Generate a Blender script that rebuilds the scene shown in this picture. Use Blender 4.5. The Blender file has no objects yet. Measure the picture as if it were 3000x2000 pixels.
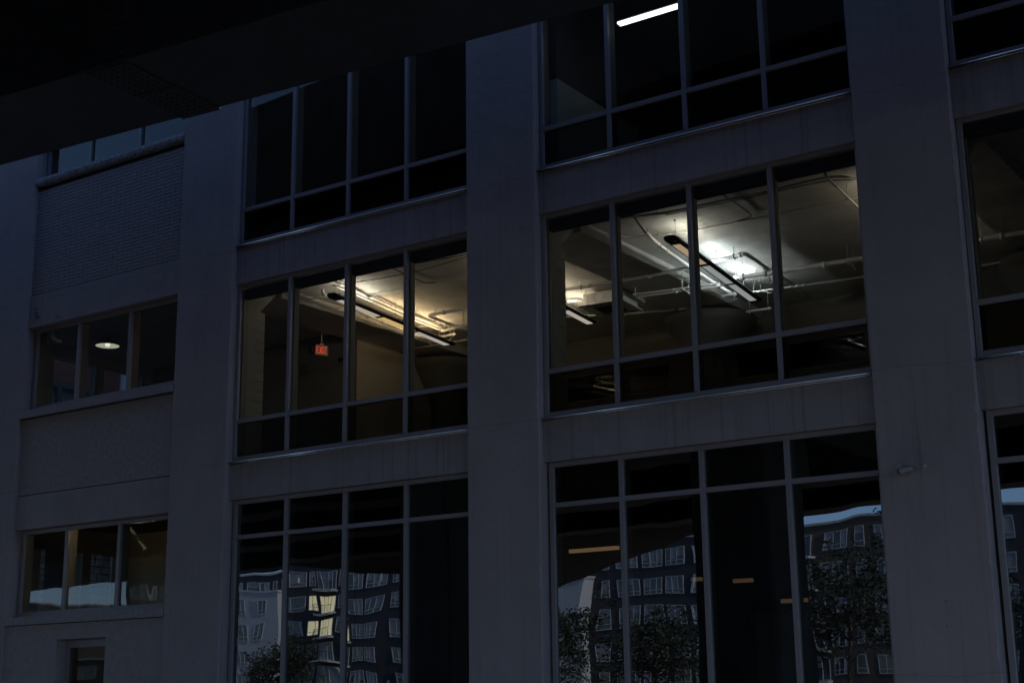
import bpy, math, random
from mathutils import Vector, Matrix
random.seed(7)
scene = bpy.context.scene
col = scene.collection

# ---------------------------------------------------------------- camera
cam_d = bpy.data.cameras.new('camera'); cam = bpy.data.objects.new('camera', cam_d); col.objects.link(cam)
scene.camera = cam
YAW, PITCH, ROLL = -0.59706333, 0.24339287, -0.012904
fw = Vector((math.sin(YAW)*math.cos(PITCH), math.cos(YAW)*math.cos(PITCH), math.sin(PITCH)))
rt = Vector((math.cos(YAW), -math.sin(YAW), 0)); up = rt.cross(fw)
r2 = math.cos(ROLL)*rt + math.sin(ROLL)*up; u2 = -math.sin(ROLL)*rt + math.cos(ROLL)*up
M = Matrix((r2, u2, -fw)).transposed().to_4x4(); M.translation = Vector((0, -19.3, 1.6))
cam.matrix_world = M
cam_d.sensor_width = 36; cam_d.lens = 4263.3/3000*36; cam_d.clip_start = .1; cam_d.clip_end = 2000

# ---------------------------------------------------------------- world, sun, exposure
SUN_EL, SUN_AZ = 40, -80          # degrees; azimuth measured from +y (behind the building) towards -x
world = bpy.data.worlds.new('World'); scene.world = world; world.use_nodes = True
wn = world.node_tree.nodes; wl = world.node_tree.links
sky = wn.new('ShaderNodeTexSky'); sky.sky_type = 'NISHITA'; sky.sun_disc = False
sky.sun_elevation = math.radians(SUN_EL); sky.sun_rotation = math.radians(-SUN_AZ)
sky.air_density = 1.0; sky.dust_density = .1; sky.altitude = 2500; sky.ozone_density = 5
bg = wn['Background']; bg.inputs['Strength'].default_value = .15
wl.new(sky.outputs[0], bg.inputs['Color'])
sd = bpy.data.lights.new('sun', 'SUN'); sun = bpy.data.objects.new('sun', sd); col.objects.link(sun)
sd.energy = 2.6; sd.angle = math.radians(.5); sd.color = (1, .96, .9)
sdir = Vector((-math.sin(math.radians(SUN_AZ))*math.cos(math.radians(SUN_EL)), math.cos(math.radians(SUN_AZ))*math.cos(math.radians(SUN_EL)), math.sin(math.radians(SUN_EL))))
sun.rotation_euler = sdir.to_track_quat('Z', 'Y').to_euler()
scene.view_settings.view_transform = 'Standard'; scene.view_settings.look = 'None'
scene.view_settings.gamma = 1; scene.view_settings.use_curve_mapping = False
EXPO = 0.35
scene.view_settings.exposure = EXPO
K = 2**(-EXPO)                   # lamps are set relative to the exposure
scene.render.engine = 'CYCLES'
cy = scene.cycles
cy.use_denoising = True
try: cy.denoiser = 'OPENIMAGEDENOISE'
except Exception: pass
cy.max_bounces = 8; cy.transparent_max_bounces = 24; cy.diffuse_bounces = 4; cy.glossy_bounces = 4
cy.sample_clamp_indirect = 6; cy.caustics_reflective = False; cy.caustics_refractive = False

# ---------------------------------------------------------------- helpers
class MB:
    """collects shapes and links them as one mesh object"""
    def __init__(s): s.v = []; s.f = []; s.sm = []
    def quad(s, a, b, c, d):
        n = len(s.v); s.v += [a, b, c, d]; s.f.append((n, n+1, n+2, n+3)); s.sm.append(False)
    def box(s, x0, x1, y0, y1, z0, z1):
        n = len(s.v)
        s.v += [(x, y, z) for x in (x0, x1) for y in (y0, y1) for z in (z0, z1)]
        for q in ((0,1,3,2),(4,6,7,5),(0,4,5,1),(2,3,7,6),(0,2,6,4),(1,5,7,3)):
            s.f.append(tuple(n+i for i in q)); s.sm.append(False)
        return s
    def bar(s, a, b, w, h, upv=(0,0,1)):
        a = Vector(a); b = Vector(b); d = (b-a).normalized(); u = Vector(upv)
        if abs(d.dot(u)) > .95: u = Vector((0,1,0))
        sx = d.cross(u).normalized(); sy = sx.cross(d).normalized(); n = len(s.v)
        for p in (a, b):
            for i, j in ((-1,-1),(1,-1),(1,1),(-1,1)): s.v.append(tuple(p + sx*i*w/2 + sy*j*h/2))
        for q in ((3,2,1,0),(4,5,6,7),(0,1,5,4),(1,2,6,5),(2,3,7,6),(3,0,4,7)):
            s.f.append(tuple(n+i for i in q)); s.sm.append(False)
        return s
    def tube(s, pts, r, n=10, cap=True):
        P = [Vector(p) for p in pts]; rings = []
        rr = r if isinstance(r, (list, tuple)) else [r]*len(P)
        pu = None
        for i, p in enumerate(P):
            if i == 0: d = P[1]-P[0]
            elif i == len(P)-1: d = P[-1]-P[-2]
            else: d = (P[i]-P[i-1]).normalized() + (P[i+1]-P[i]).normalized()
            if d.length < 1e-6: d = Vector((0,0,1))
            d.normalize()
            if pu is None: pu = Vector((0,0,1)) if abs(d.z) < .9 else Vector((0,1,0))
            sx = d.cross(pu).normalized(); sy = sx.cross(d).normalized(); pu = sy
            base = len(s.v)
            for k in range(n):
                t = 2*math.pi*k/n; s.v.append(tuple(p + (sx*math.cos(t)+sy*math.sin(t))*rr[i]))
            rings.append(base)
        for a, b in zip(rings, rings[1:]):
            for k in range(n):
                s.f.append((a+k, a+(k+1)%n, b+(k+1)%n, b+k)); s.sm.append(True)
        if cap:
            s.f.append(tuple(rings[0]+k for k in range(n-1, -1, -1))); s.sm.append(False)
            s.f.append(tuple(rings[-1]+k for k in range(n))); s.sm.append(False)
        return s
    def lathe(s, c, prof, n=24, axis='z'):
        base = len(s.v)
        for r, h in prof:
            for k in range(n):
                t = 2*math.pi*k/n
                if axis == 'z': s.v.append((c[0]+r*math.cos(t), c[1]+r*math.sin(t), c[2]+h))
                else: s.v.append((c[0]+r*math.cos(t), c[1]+h, c[2]+r*math.sin(t)))
        for i in range(len(prof)-1):
            for k in range(n):
                a = base+i*n; b = a+n
                s.f.append((a+k, a+(k+1)%n, b+(k+1)%n, b+k)); s.sm.append(True)
        return s
    def extrude_x(s, prof, x0, x1):      # prof: closed outline of (y, z)
        n = len(s.v); m = len(prof)
        s.v += [(x0, y, z) for y, z in prof] + [(x1, y, z) for y, z in prof]
        for k in range(m):
            s.f.append((n+k, n+(k+1)%m, n+m+(k+1)%m, n+m+k)); s.sm.append(False)
        s.f.append(tuple(n+k for k in range(m-1,-1,-1))); s.f.append(tuple(n+m+k for k in range(m))); s.sm += [False, False]
        return s
    def mesh(s, name):
        me = bpy.data.meshes.new(name); me.from_pydata(s.v, [], s.f); me.polygons.foreach_set('use_smooth', s.sm); me.update()
        return me
    def build(s, name, m, parent=None, bevel=0, **props):
        me = s.mesh(name); me.materials.append(m)
        o = bpy.data.objects.new(name, me); col.objects.link(o)
        if parent: o.parent = parent
        if bevel:
            b = o.modifiers.new('bevel', 'BEVEL'); b.width = bevel; b.segments = 1; b.limit_method = 'ANGLE'
        for k, v in props.items(): o[k] = v
        return o

def tag(o, label=None, cat=None, group=None, kind=None):
    if label: o['label'] = label
    if cat: o['category'] = cat
    if group: o['group'] = group
    if kind: o['kind'] = kind
    return o
def empty(name, loc=(0,0,0)):
    o = bpy.data.objects.new(name, None); o.location = loc; o.empty_display_size = .2; col.objects.link(o); return o
def child(o, parent):
    o.parent = parent; o.matrix_parent_inverse = parent.matrix_world.inverted() if False else Matrix.Translation(-Vector(parent.location)); return o
def copy_tree(o, parent=None):
    c = o.copy(); col.objects.link(c)
    if parent: c.parent = parent
    for ch in list(o.children): copy_tree(ch, c)
    return c

# ---------------------------------------------------------------- materials
def mat(name, color, rough=.7, metal=0, var=0, vscale=2, streak=0, bump=0, bscale=60, bump2=0, b2scale=4, spec=.5, color2=None, joints=None):
    m = bpy.data.materials.new(name); m.use_nodes = True; nt = m.node_tree; N = nt.nodes; L = nt.links
    p = N['Principled BSDF']; p.inputs['Roughness'].default_value = rough; p.inputs['Metallic'].default_value = metal
    p.inputs['Specular IOR Level'].default_value = spec
    c = (*color, 1); p.inputs['Base Color'].default_value = c
    geo = N.new('ShaderNodeNewGeometry'); src = None
    if var:
        n = N.new('ShaderNodeTexNoise'); n.inputs['Scale'].default_value = vscale; n.inputs['Detail'].default_value = 7; n.inputs['Roughness'].default_value = .62
        L.new(geo.outputs['Position'], n.inputs['Vector'])
        r = N.new('ShaderNodeMapRange'); r.inputs[1].default_value = .3; r.inputs[2].default_value = .7
        r.inputs[3].default_value = 1-var; r.inputs[4].default_value = 1+var; L.new(n.outputs['Fac'], r.inputs[0]); src = r.outputs[0]
    if streak:
        mp = N.new('ShaderNodeMapping'); mp.inputs['Scale'].default_value = (14, 14, .3); L.new(geo.outputs['Position'], mp.inputs[0])
        n = N.new('ShaderNodeTexNoise'); n.inputs['Scale'].default_value = 1; n.inputs['Detail'].default_value = 4; L.new(mp.outputs[0], n.inputs['Vector'])
        r = N.new('ShaderNodeMapRange'); r.inputs[1].default_value = .52; r.inputs[2].default_value = .75
        r.inputs[3].default_value = 1; r.inputs[4].default_value = 1-streak; L.new(n.outputs['Fac'], r.inputs[0])
        if src:
            mm = N.new('ShaderNodeMath'); mm.operation = 'MULTIPLY'; L.new(src, mm.inputs[0]); L.new(r.outputs[0], mm.inputs[1]); src = mm.outputs[0]
        else: src = r.outputs[0]
    if color2 is not None:
        mx = N.new('ShaderNodeMix'); mx.data_type = 'RGBA'; mx.inputs[6].default_value = c; mx.inputs[7].default_value = (*color2, 1)
        n = N.new('ShaderNodeTexNoise'); n.inputs['Scale'].default_value = vscale*.37; n.inputs['Detail'].default_value = 5
        L.new(geo.outputs['Position'], n.inputs['Vector'])
        r = N.new('ShaderNodeMapRange'); r.inputs[1].default_value = .42; r.inputs[2].default_value = .6; L.new(n.outputs['Fac'], r.inputs[0]); L.new(r.outputs[0], mx.inputs[0])
        base = mx.outputs[2]
    else: base = None
    if joints:        # faint day-work joints in the cast concrete
        sz = N.new('ShaderNodeSeparateXYZ'); L.new(geo.outputs['Position'], sz.inputs[0])
        nn = N.new('ShaderNodeTexNoise'); nn.inputs['Scale'].default_value = 1.4; nn.inputs['Detail'].default_value = 6; L.new(geo.outputs['Position'], nn.inputs['Vector'])
        a1 = N.new('ShaderNodeMath'); a1.operation = 'MULTIPLY_ADD'; a1.inputs[1].default_value = .16; L.new(nn.outputs['Fac'], a1.inputs[0]); L.new(sz.outputs['Z'], a1.inputs[2])
        a2 = N.new('ShaderNodeMath'); a2.operation = 'SUBTRACT'; a2.inputs[1].default_value = joints[0]+.08; L.new(a1.outputs[0], a2.inputs[0])
        a3 = N.new('ShaderNodeMath'); a3.operation = 'PINGPONG'; a3.inputs[1].default_value = joints[1]/2; L.new(a2.outputs[0], a3.inputs[0])
        a4 = N.new('ShaderNodeMapRange'); a4.inputs[1].default_value = .004; a4.inputs[2].default_value = .016; a4.inputs[3].default_value = .86; a4.inputs[4].default_value = 1; L.new(a3.outputs[0], a4.inputs[0])
        mm = N.new('ShaderNodeMath'); mm.operation = 'MULTIPLY'; L.new(src, mm.inputs[0]); L.new(a4.outputs[0], mm.inputs[1]); src = mm.outputs[0]
    if joints:        # small pits and tie holes
        vo = N.new('ShaderNodeTexVoronoi'); vo.inputs['Scale'].default_value = 1.7; L.new(geo.outputs['Position'], vo.inputs['Vector'])
        a5 = N.new('ShaderNodeMapRange'); a5.inputs[1].default_value = .018; a5.inputs[2].default_value = .034; a5.inputs[3].default_value = .45; a5.inputs[4].default_value = 1; L.new(vo.outputs['Distance'], a5.inputs[0])
        mm = N.new('ShaderNodeMath'); mm.operation = 'MULTIPLY'; L.new(src, mm.inputs[0]); L.new(a5.outputs[0], mm.inputs[1]); src = mm.outputs[0]
    if src:
        hv = N.new('ShaderNodeVectorMath'); hv.operation = 'SCALE'
        if base: L.new(base, hv.inputs[0])
        else: hv.inputs[0].default_value = color
        L.new(src, hv.inputs['Scale']); L.new(hv.outputs[0], p.inputs['Base Color'])
    elif base: L.new(base, p.inputs['Base Color'])
    last = None
    for st, sc, di in ((bump, bscale, .01), (bump2, b2scale, .06)):
        if st:
            n = N.new('ShaderNodeTexNoise'); n.inputs['Scale'].default_value = sc; n.inputs['Detail'].default_value = 5
            L.new(geo.outputs['Position'], n.inputs['Vector'])
            b = N.new('ShaderNodeBump'); b.inputs['Strength'].default_value = st; b.inputs['Distance'].default_value = di
            L.new(n.outputs['Fac'], b.inputs['Height'])
            if last: L.new(last, b.inputs['Normal'])
            last = b.outputs[0]
    if last: L.new(last, p.inputs['Normal'])
    return m
def emis(name, color, strength):
    m = bpy.data.materials.new(name); m.use_nodes = True; p = m.node_tree.nodes['Principled BSDF']
    p.inputs['Base Color'].default_value = (.6,.6,.6,1); p.inputs['Emission Color'].default_value = (*color, 1); p.inputs['Emission Strength'].default_value = strength
    return m
def glass(name, tint, coat=0, wob=0, wscale=.8, gcol=(1,1,1)):
    m = bpy.data.materials.new(name); m.use_nodes = True; nt = m.node_tree; N = nt.nodes; L = nt.links
    N.remove(N['Principled BSDF']); out = N['Material Output']
    tr = N.new('ShaderNodeBsdfTransparent'); tr.inputs[0].default_value = (*tint, 1)
    gl = N.new('ShaderNodeBsdfGlossy'); gl.inputs['Roughness'].default_value = 0; gl.inputs[0].default_value = (*gcol, 1)
    fr = N.new('ShaderNodeFresnel'); fr.inputs[0].default_value = 1.5
    ad = N.new('ShaderNodeMath'); ad.operation = 'ADD'; ad.inputs[1].default_value = coat; ad.use_clamp = True; L.new(fr.outputs[0], ad.inputs[0])
    gb = N.new('ShaderNodeNewGeometry'); iv = N.new('ShaderNodeMath'); iv.operation = 'SUBTRACT'; iv.inputs[0].default_value = 1; L.new(gb.outputs['Backfacing'], iv.inputs[1])
    ml = N.new('ShaderNodeMath'); ml.operation = 'MULTIPLY'; L.new(ad.outputs[0], ml.inputs[0]); L.new(iv.outputs[0], ml.inputs[1]); ad = ml   # reflect at the outer faces only
    mx = N.new('ShaderNodeMixShader'); L.new(ad.outputs[0], mx.inputs[0]); L.new(tr.outputs[0], mx.inputs[1]); L.new(gl.outputs[0], mx.inputs[2]); L.new(mx.outputs[0], out.inputs[0])
    if wob:
        geo = N.new('ShaderNodeNewGeometry'); n = N.new('ShaderNodeTexNoise'); n.inputs['Scale'].default_value = wscale; n.inputs['Detail'].default_value = 1.2; n.inputs['Roughness'].default_value = .35
        mp = N.new('ShaderNodeMapping'); mp.inputs['Scale'].default_value = (1.2, 1, .7); L.new(geo.outputs['Position'], mp.inputs[0]); L.new(mp.outputs[0], n.inputs['Vector'])
        b = N.new('ShaderNodeBump'); b.inputs['Strength'].default_value = 1; b.inputs['Distance'].default_value = wob
        L.new(n.outputs['Fac'], b.inputs['Height']); L.new(b.outputs[0], gl.inputs['Normal'])
    return m

CON = mat('painted_concrete', (.268,.243,.262), .85, var=.09, vscale=1.1, streak=.12, joints=(10.19, 4.15), bump=.5, bscale=45, bump2=.35, b2scale=5, spec=.2)
CONS = mat('spandrel_concrete', (.245,.226,.25), .8, var=.09, vscale=1.6, streak=.24, bump=.3, bscale=60, bump2=.2, b2scale=6, spec=.2)
BRK = mat('painted_brick', (.268,.243,.262), .8, var=.13, vscale=9, bump=.25, bscale=70, spec=.25)
MOR = mat('brick_mortar', (.10,.10,.115), .95, var=.2, vscale=12, bump=.5, bscale=90, spec=.1)
STN = mat('rough_stone_sill', (.27,.27,.28), .95, var=.25, vscale=9, bump=1, bscale=40, bump2=1, b2scale=14, spec=.1)
FRM = mat('window_frame_metal', (.21,.195,.22), .38, var=.05, vscale=3, spec=.5)
FRI = mat('interior_frame_face', (.20,.17,.14), .6, spec=.3)
FLS = mat('flashing_metal', (.62,.64,.70), .25, metal=.9)
BLD = mat('blind_fabric', (.02,.02,.023), .8)
CEIL = mat('painted_ceiling', (.52,.51,.49), .75, var=.10, vscale=2.5, bump=.45, bscale=35, bump2=.5, b2scale=3, spec=.3, color2=(.44,.43,.41))
WALI = mat('interior_plaster', (.23,.212,.185), .85, var=.08, vscale=1.5, bump=.2, bscale=40, spec=.2)
WALL3 = mat('pale_partition', (.42,.44,.42), .8, var=.05, vscale=2)
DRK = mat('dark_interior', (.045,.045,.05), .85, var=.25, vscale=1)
FLO = mat('interior_floor', (.26,.25,.23), .6, var=.2, vscale=1.5)
DRK2 = mat('shaded_column', (.10,.098,.09), .85)  # column colour darkened to stand for the shade beyond the lamps
CMU = mat('painted_block', (.27,.255,.225), .85, var=.08, vscale=8, bump=.5, bscale=50)
WHT = mat('white_pipe_paint', (.72,.72,.70), .4, var=.06, vscale=12)
PIP = mat('grey_conduit', (.50,.49,.46), .5, metal=0, var=.1, vscale=10)
GRP = mat('grey_drain_pipe', (.50,.50,.49), .5, var=.1, vscale=8)
CAB = mat('dark_cable', (.06,.055,.05), .6)
CABW = mat('pale_cable', (.6,.58,.54), .6)
BLK = mat('black_housing', (.012,.012,.013), .4)
STEEL = mat('galvanised_strut', (.55,.56,.57), .4, metal=.5, var=.1, vscale=20)
GIRD = mat('painted_girder_steel', (.030,.037,.050), .55, var=.3, vscale=2, streak=.35, bump=.2, bscale=30, spec=.4)
OCON = mat('overpass_concrete', (.12,.115,.115), .9, var=.3, vscale=1.2, streak=.4, bump=.5, bscale=20, spec=.1)
G_UP = glass('window_glass', (.86,.88,.86), .0, .0006, .9)
G_LOW = glass('coated_window_glass', (.55,.57,.55), .14, .0045, .8, (.93,.96,1))
G_LEFT = glass('side_window_glass', (.78,.8,.78), .0, .007, .7)
G_SPAN = glass('tinted_lower_glass', (.42,.43,.42), .0, .0006, .9)

# ================================================================= ground
g = MB(); g.box(-400, 400, -400, 400, -.4, 0)
g.build('ground', mat('asphalt', (.055,.055,.058), .9, var=.25, vscale=.5, bump=.4, bscale=60), kind='structure')
g = MB(); g.box(-60, 60, -4.0, -.02, 0, .13)
g.build('pavement', mat('paving_concrete', (.34,.30,.26), .9, var=.15, vscale=1.2, bump=.3, bscale=50), kind='structure')
g = MB(); g.box(-200, 60, -104, -30, .004, .05)
g.build('car_park', mat('gravel_lot', (.24,.19,.15), .95, var=.2, vscale=.4), kind='structure')

# ================================================================= our building
BX0, BX1 = -27.45, 2.85
bld = empty('concrete_building', (-12, 0, 0))
tag(bld, 'four bay concrete loft building painted grey with brick infill and dark steel windows', 'building')
def bp(mb, name, m, bevel=0, parent=None, **k):
    o = mb.build(name, m, None, bevel, **k); o.parent = parent or bld
    # parts sit in world coordinates under the building's base point
    o.matrix_parent_inverse = Matrix.Translation(-Vector(bld.location)); return o
def bc(mb, name, m, parent, bevel=0):     # sub-part of a part
    o = mb.build(name, m, None, bevel); o.parent = parent; return o
TOP = 14.6
PIERS = [(-27.45,-25.88), (-21.15,-19.65), (-14.04,-12.62), (-7.03,-5.61), (.02,1.44)]
BAYS = [(-25.88,-21.15), (-19.65,-14.04), (-12.62,-7.03), (-5.61,.02)]
def chipped_pier(x0, x1, seed):
    rnd = random.Random(seed); mb = MB(); n = 180; D = .46
    zs = [TOP*i/n for i in range(n+1)]; base = len(mb.v)
    for z in zs:
        c = rnd.random()**6*.03 + rnd.random()*.005      # chipped arris on the right-hand edge
        w = .003*math.sin(z*1.7+seed)+.002*math.sin(z*5.1)
        c2 = rnd.random()**8*.02
        for x, y in ((x0, D), (x0, .012), (x0+.008+c2, 0), (x1-.012-c, 0+w*.3), (x1+w, .012+c*.7), (x1, D)):
            mb.v.append((x, y, z))
    for i in range(n):
        for k in range(5):
            a = base+i*6+k; mb.f.append((a, a+1, a+7, a+6)); mb.sm.append(False)
    mb.f.append(tuple(base+k for k in range(5,-1,-1))); mb.f.append(tuple(base+n*6+k for k in range(6))); mb.sm += [False]*2
    for i in range(n):
        a = base+i*6; mb.f.append((a+5, a, a+6, a+11)); mb.sm.append(False)
    return mb
for i, (a, b) in enumerate(PIERS): bp(chipped_pier(a, b, i+3), 'pier', CON)
# beam bands behind which the slabs end
SP = .115                                                 # face of spandrels, behind the pier face
def spandrel(x0, x1, z0, z1, m=CONS, y=SP):
    mb = MB(); mb.box(x0, x1, y, .44, z0, z1); return bp(mb, 'spandrel', m, .006)
ZL = [(.45,5.34,4.65), (6.07,9.53,6.83), (10.32,13.72,11.05)]
for bi, (a, b) in enumerate(BAYS):
    if bi == 0: continue
    spandrel(a, b, 0, .45); spandrel(a, b, 5.34, 6.03); spandrel(a, b, 9.53, 10.28); spandrel(a, b, 13.72, TOP)

def window(x0, x1, z0, z1, mulls, tz, yf, glassm, blind=False, fw_=.075, flashing=True, mw=.07, depth=.17, low=False, rnd=random.Random(5)):
    """frame (part) with mullions, transoms, panes as its sub-parts"""
    yb = yf+.07
    mb = MB()
    mb.box(x0, x0+fw_, yf, yb, z0, z1); mb.box(x1-fw_, x1, yf, yb, z0, z1)
    mb.box(x0+fw_, x1-fw_, yf, yb, z1-fw_*.9, z1); mb.box(x0+fw_, x1-fw_, yf, yb, z0, z0+fw_*1.1)
    w = bp(mb, 'window', FRM, .004)
    xs = [x0+fw_] + [c for m_ in mulls for c in (m_-mw/2, m_+mw/2)] + [x1-fw_]
    for m_ in mulls:
        mb = MB(); mb.box(m_-mw/2, m_+mw/2, yf-.012, yb-.004, z0+fw_*1.1, z1-fw_*.9); bc(mb, 'mullion', FRM, w, .003)
        mb = MB(); mb.box(m_-mw/2+.008, m_+mw/2-.008, yb+.002, yb+depth, z0+.05, z1-.03); bc(mb, 'mullion_back', FRI, w)
    for xa, xb in ((x0+.01, x0+fw_-.01), (x1-fw_+.01, x1-.01)):
        mb = MB(); mb.box(xa, xb, yb+.002, yb+depth, z0+.05, z1-.03); bc(mb, 'jamb_lining', FRI, w)
    tzs = [tz] if tz else []
    zc = [z0+fw_*1.1] + [c for t in tzs for c in (t-.038, t+.038)] + [z1-fw_*.9]
    for i in range(0, len(xs), 2):
        xa, xb = xs[i], xs[i+1]
        for t in tzs:
            mb = MB(); mb.box(xa, xb, yf-.006, yb+.05, t-.038, t+.038); bc(mb, 'transom', FRM, w, .003)
        for j in range(0, len(zc), 2):
            za, zb = zc[j], zc[j+1]; cx, cz = (xa+xb)/2, (za+zb)/2; hx, hz = (xb-xa)/2, (zb-za)/2
            mb = MB(); mb.box(-hx, hx, -.004, .004, -hz, hz)
            o = bc(mb, 'pane', G_SPAN if (glassm is G_UP and j == 0 and tzs) else glassm, w); o.location = (cx, yf+.045, cz)
            o.rotation_euler = (rnd.gauss(0, .0016), 0, rnd.gauss(0, .0022)) if glassm is not G_LEFT else (0,0,0)
        if blind:
            zt = zc[-1]
            mb = MB(); mb.box(xa+.02, xb-.02, yb+.03, yb+.15, zt-.20, zt-.005); bc(mb, 'blind_box', BLD, w)
            mb = MB(); mb.box(xa+.10, xa+.30, yb+.012, yb+.028, zt-.15, zt-.10); bc(mb, 'blind_bracket', BLK, w)
            mb = MB(); mb.box(xa+.012, xa+.028, yb+.004, yb+.05, za, zt-.21); bc(mb, 'blind_cord', FRI, w)
    if flashing:
        mb = MB(); mb.extrude_x([(yf+.02, z0-.004), (SP-.05, z0-.018), (SP-.05, z0-.042), (SP-.043, z0-.042), (SP-.043, z0-.024), (yf+.02, z0-.010)], x0-.02, x1+.01)
        mb.extrude_x([(SP-.02, z0-.046), (SP-.02, z0-.062), (SP-.012, z0-.062), (SP-.012, z0-.046)], x0, x1)
        f = bc(mb, 'sill_flashing', FLS, w)
        for yy, zz, rr in ((SP-.052, z0-.030, .013), (SP-.022, z0-.056, .008)):
            mb = MB(); mb.tube([(x0-.01, yy, zz), (x1, yy, zz)], rr, 12); bc(mb, 'flashing_nose', FLS, w)
        mb = MB(); mb.box((x0+x1)/2-.012, (x0+x1)/2+.012, SP-.056, SP-.03, z0-.045, z0-.012); bc(mb, 'flashing_joint', FLS, w)
    return w
def mulls_of(a): return [a+1.375, a+2.77, a+4.15]
for bi, (a, b) in enumerate(BAYS):
    if bi == 0: continue
    e = .0
    window(a+.045, b, ZL[0][0], ZL[0][1]-.005, mulls_of(a), ZL[0][2], .20, G_LOW, flashing=False, fw_=.085, mw=.075, rnd=random.Random(11+bi))
    window(a+.012, b, ZL[1][0], ZL[1][1]-.004, mulls_of(a), ZL[1][2], SP+.045, G_UP, blind=True, rnd=random.Random(21+bi))
    window(a+.012, b, ZL[2][0], ZL[2][1]-.004, mulls_of(a), ZL[2][2], SP+.045, G_UP, blind=False, rnd=random.Random(31+bi))
# closers behind the lower window reveals
# ---------------- left bay: brick infill
a0, b0 = BAYS[0]
m0 = [-24.39, -22.80]
spandrel(a0, b0, 5.24, 5.95, CON, .085); spandrel(a0, b0, 9.62, 10.35, CON, .085); spandrel(a0, b0, 13.9, TOP, CON, .085)
window(a0+.05, b0, 3.45, 5.236, m0, None, .26, G_LEFT, flashing=False, fw_=.09, mw=.085)
window(a0+.05, b0, 7.80, 9.616, m0, None, .26, G_LEFT, flashing=False, fw_=.09, mw=.085)
window(a0+.05, b0, 13.06, 13.896, m0, None, .26, G_LEFT, flashing=False, fw_=.09, mw=.085)
BL, BH = .305, .077
brick_meshes = []
for k in range(5):
    r = random.Random(k); mb = MB(); mb.box(0, BL-.010, 0, .05, 0, BH-.012)
    mb.v = [(x+r.uniform(-.0016,.0016), y+r.uniform(-.0022,.0022), z+r.uniform(-.0012,.0012)) for x, y, z in mb.v]
    me = mb.mesh('brick'); me.materials.append(BRK); brick_meshes.append(me)
def brick_panel(x0, x1, z0, z1, y, n_parts, hole=None, jd=.012, jm=None):
    mb = MB(); mb.box(x0, x1, y+jd, .42, z0, z1) if not hole else None
    if hole:
        hx0, hx1, hz = hole
        mb.box(x0, hx0, y+jd, .42, z0, z1); mb.box(hx1, x1, y+jd, .42, z0, z1); mb.box(hx0, hx1, y+jd, .42, hz, z1)
    pan = bp(mb, 'brick_panel', jm or MOR)
    rest = MB(); rows = int((z1-z0)/BH+1e-6); cnt = 0
    for ri in range(rows-1, -1, -1):
        z = z0 + ri*BH + .004; x = x0 - (BL/2 if ri % 2 else 0)
        while x < x1-.02:
            xa, xb = max(x, x0+.002), min(x+BL-.010, x1-.002)
            if hole and xa < hole[1] and xb > hole[0] and z < hole[2]:
                segs = [s for s in ((xa, min(xb, hole[0]-.004)), (max(xa, hole[1]+.004), xb)) if s[1]-s[0] > .03]
            else: segs = [(xa, xb)] if xb-xa > .03 else []
            for xa, xb in segs:
                yy = y + random.uniform(-.0018, .0018)
                if cnt < n_parts:
                    o = bpy.data.objects.new('brick', random.choice(brick_meshes)); col.objects.link(o); o.parent = pan
                    o.location = (xa, yy, z); o.scale = ((xb-xa)/(BL-.010), 1, 1); cnt += 1
                else: rest.box(xa, xb, yy, yy+.04, z, z+BH-.012)
            x += BL
    if rest.v:
        o = bc(rest, 'brick', BRK, pan); o['kind'] = 'stuff'
    return pan
brick_panel(a0, b0, 10.37, 12.79, .11, 290)
brick_panel(a0, b0, 5.97, 7.59, .105, 0, None, .005, BRK)
# rough stone sill of the top window: lumpy displaced block
def rough_sill(x0, x1, z0, z1, yf, yb, amp, m, nx=120, seed=3):
    r = random.Random(seed); mb = MB(); prof = [(yb, z1), (yf+.03, z1), (yf, z1-.05), (yf-.01, (z0+z1)/2), (yf+.005, z0+.03), (yf+.03, z0), (yb, z0)]
    n = len(prof); base = 0
    for i in range(nx+1):
        x = x0+(x1-x0)*i/nx; l = .5*math.sin(i*.31)+.5*math.sin(i*.83+1)
        for j, (y, z) in enumerate(prof):
            e = 0 if j in (0, n-1) else 1
            mb.v.append((x, y+e*amp*(r.uniform(-1,1)*.8+l*.5), z+e*amp*(r.uniform(-1,1)*.7+l*.3)))
    for i in range(nx):
        for j in range(n-1):
            q = i*n+j; mb.f.append((q, q+1, q+n+1, q+n)); mb.sm.append(False)
    mb.f.append(tuple(range(n-1,-1,-1))); mb.f.append(tuple(nx*n+k for k in range(n))); mb.sm += [False]*2
    return bp(mb, 'stone_sill', m)
rough_sill(a0-.03, -24.55, 12.86, 13.03, .0, .40, .010, STN, 60, 3)
rough_sill(-24.54, b0, 12.86, 13.03, .0, .40, .010, STN, 140, 4)
# rowlock brick sills of the two lower windows
for zz, pr in ((7.60, -.01), (3.27, -.005)):
    mb = MB(); mb.box(a0, b0, pr+.012, .42, zz, zz+.16); s = bp(mb, 'sill_course', MOR)
    x = a0+.004; n = 0
    while x < b0-.05:
        mb = MB(); mb.box(x, x+.070, pr+random.uniform(-.003,.003), .3, zz+.004, zz+.166+random.uniform(-.002,.002)); bc(mb, 'brick', BRK, s); x += .0775
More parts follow.
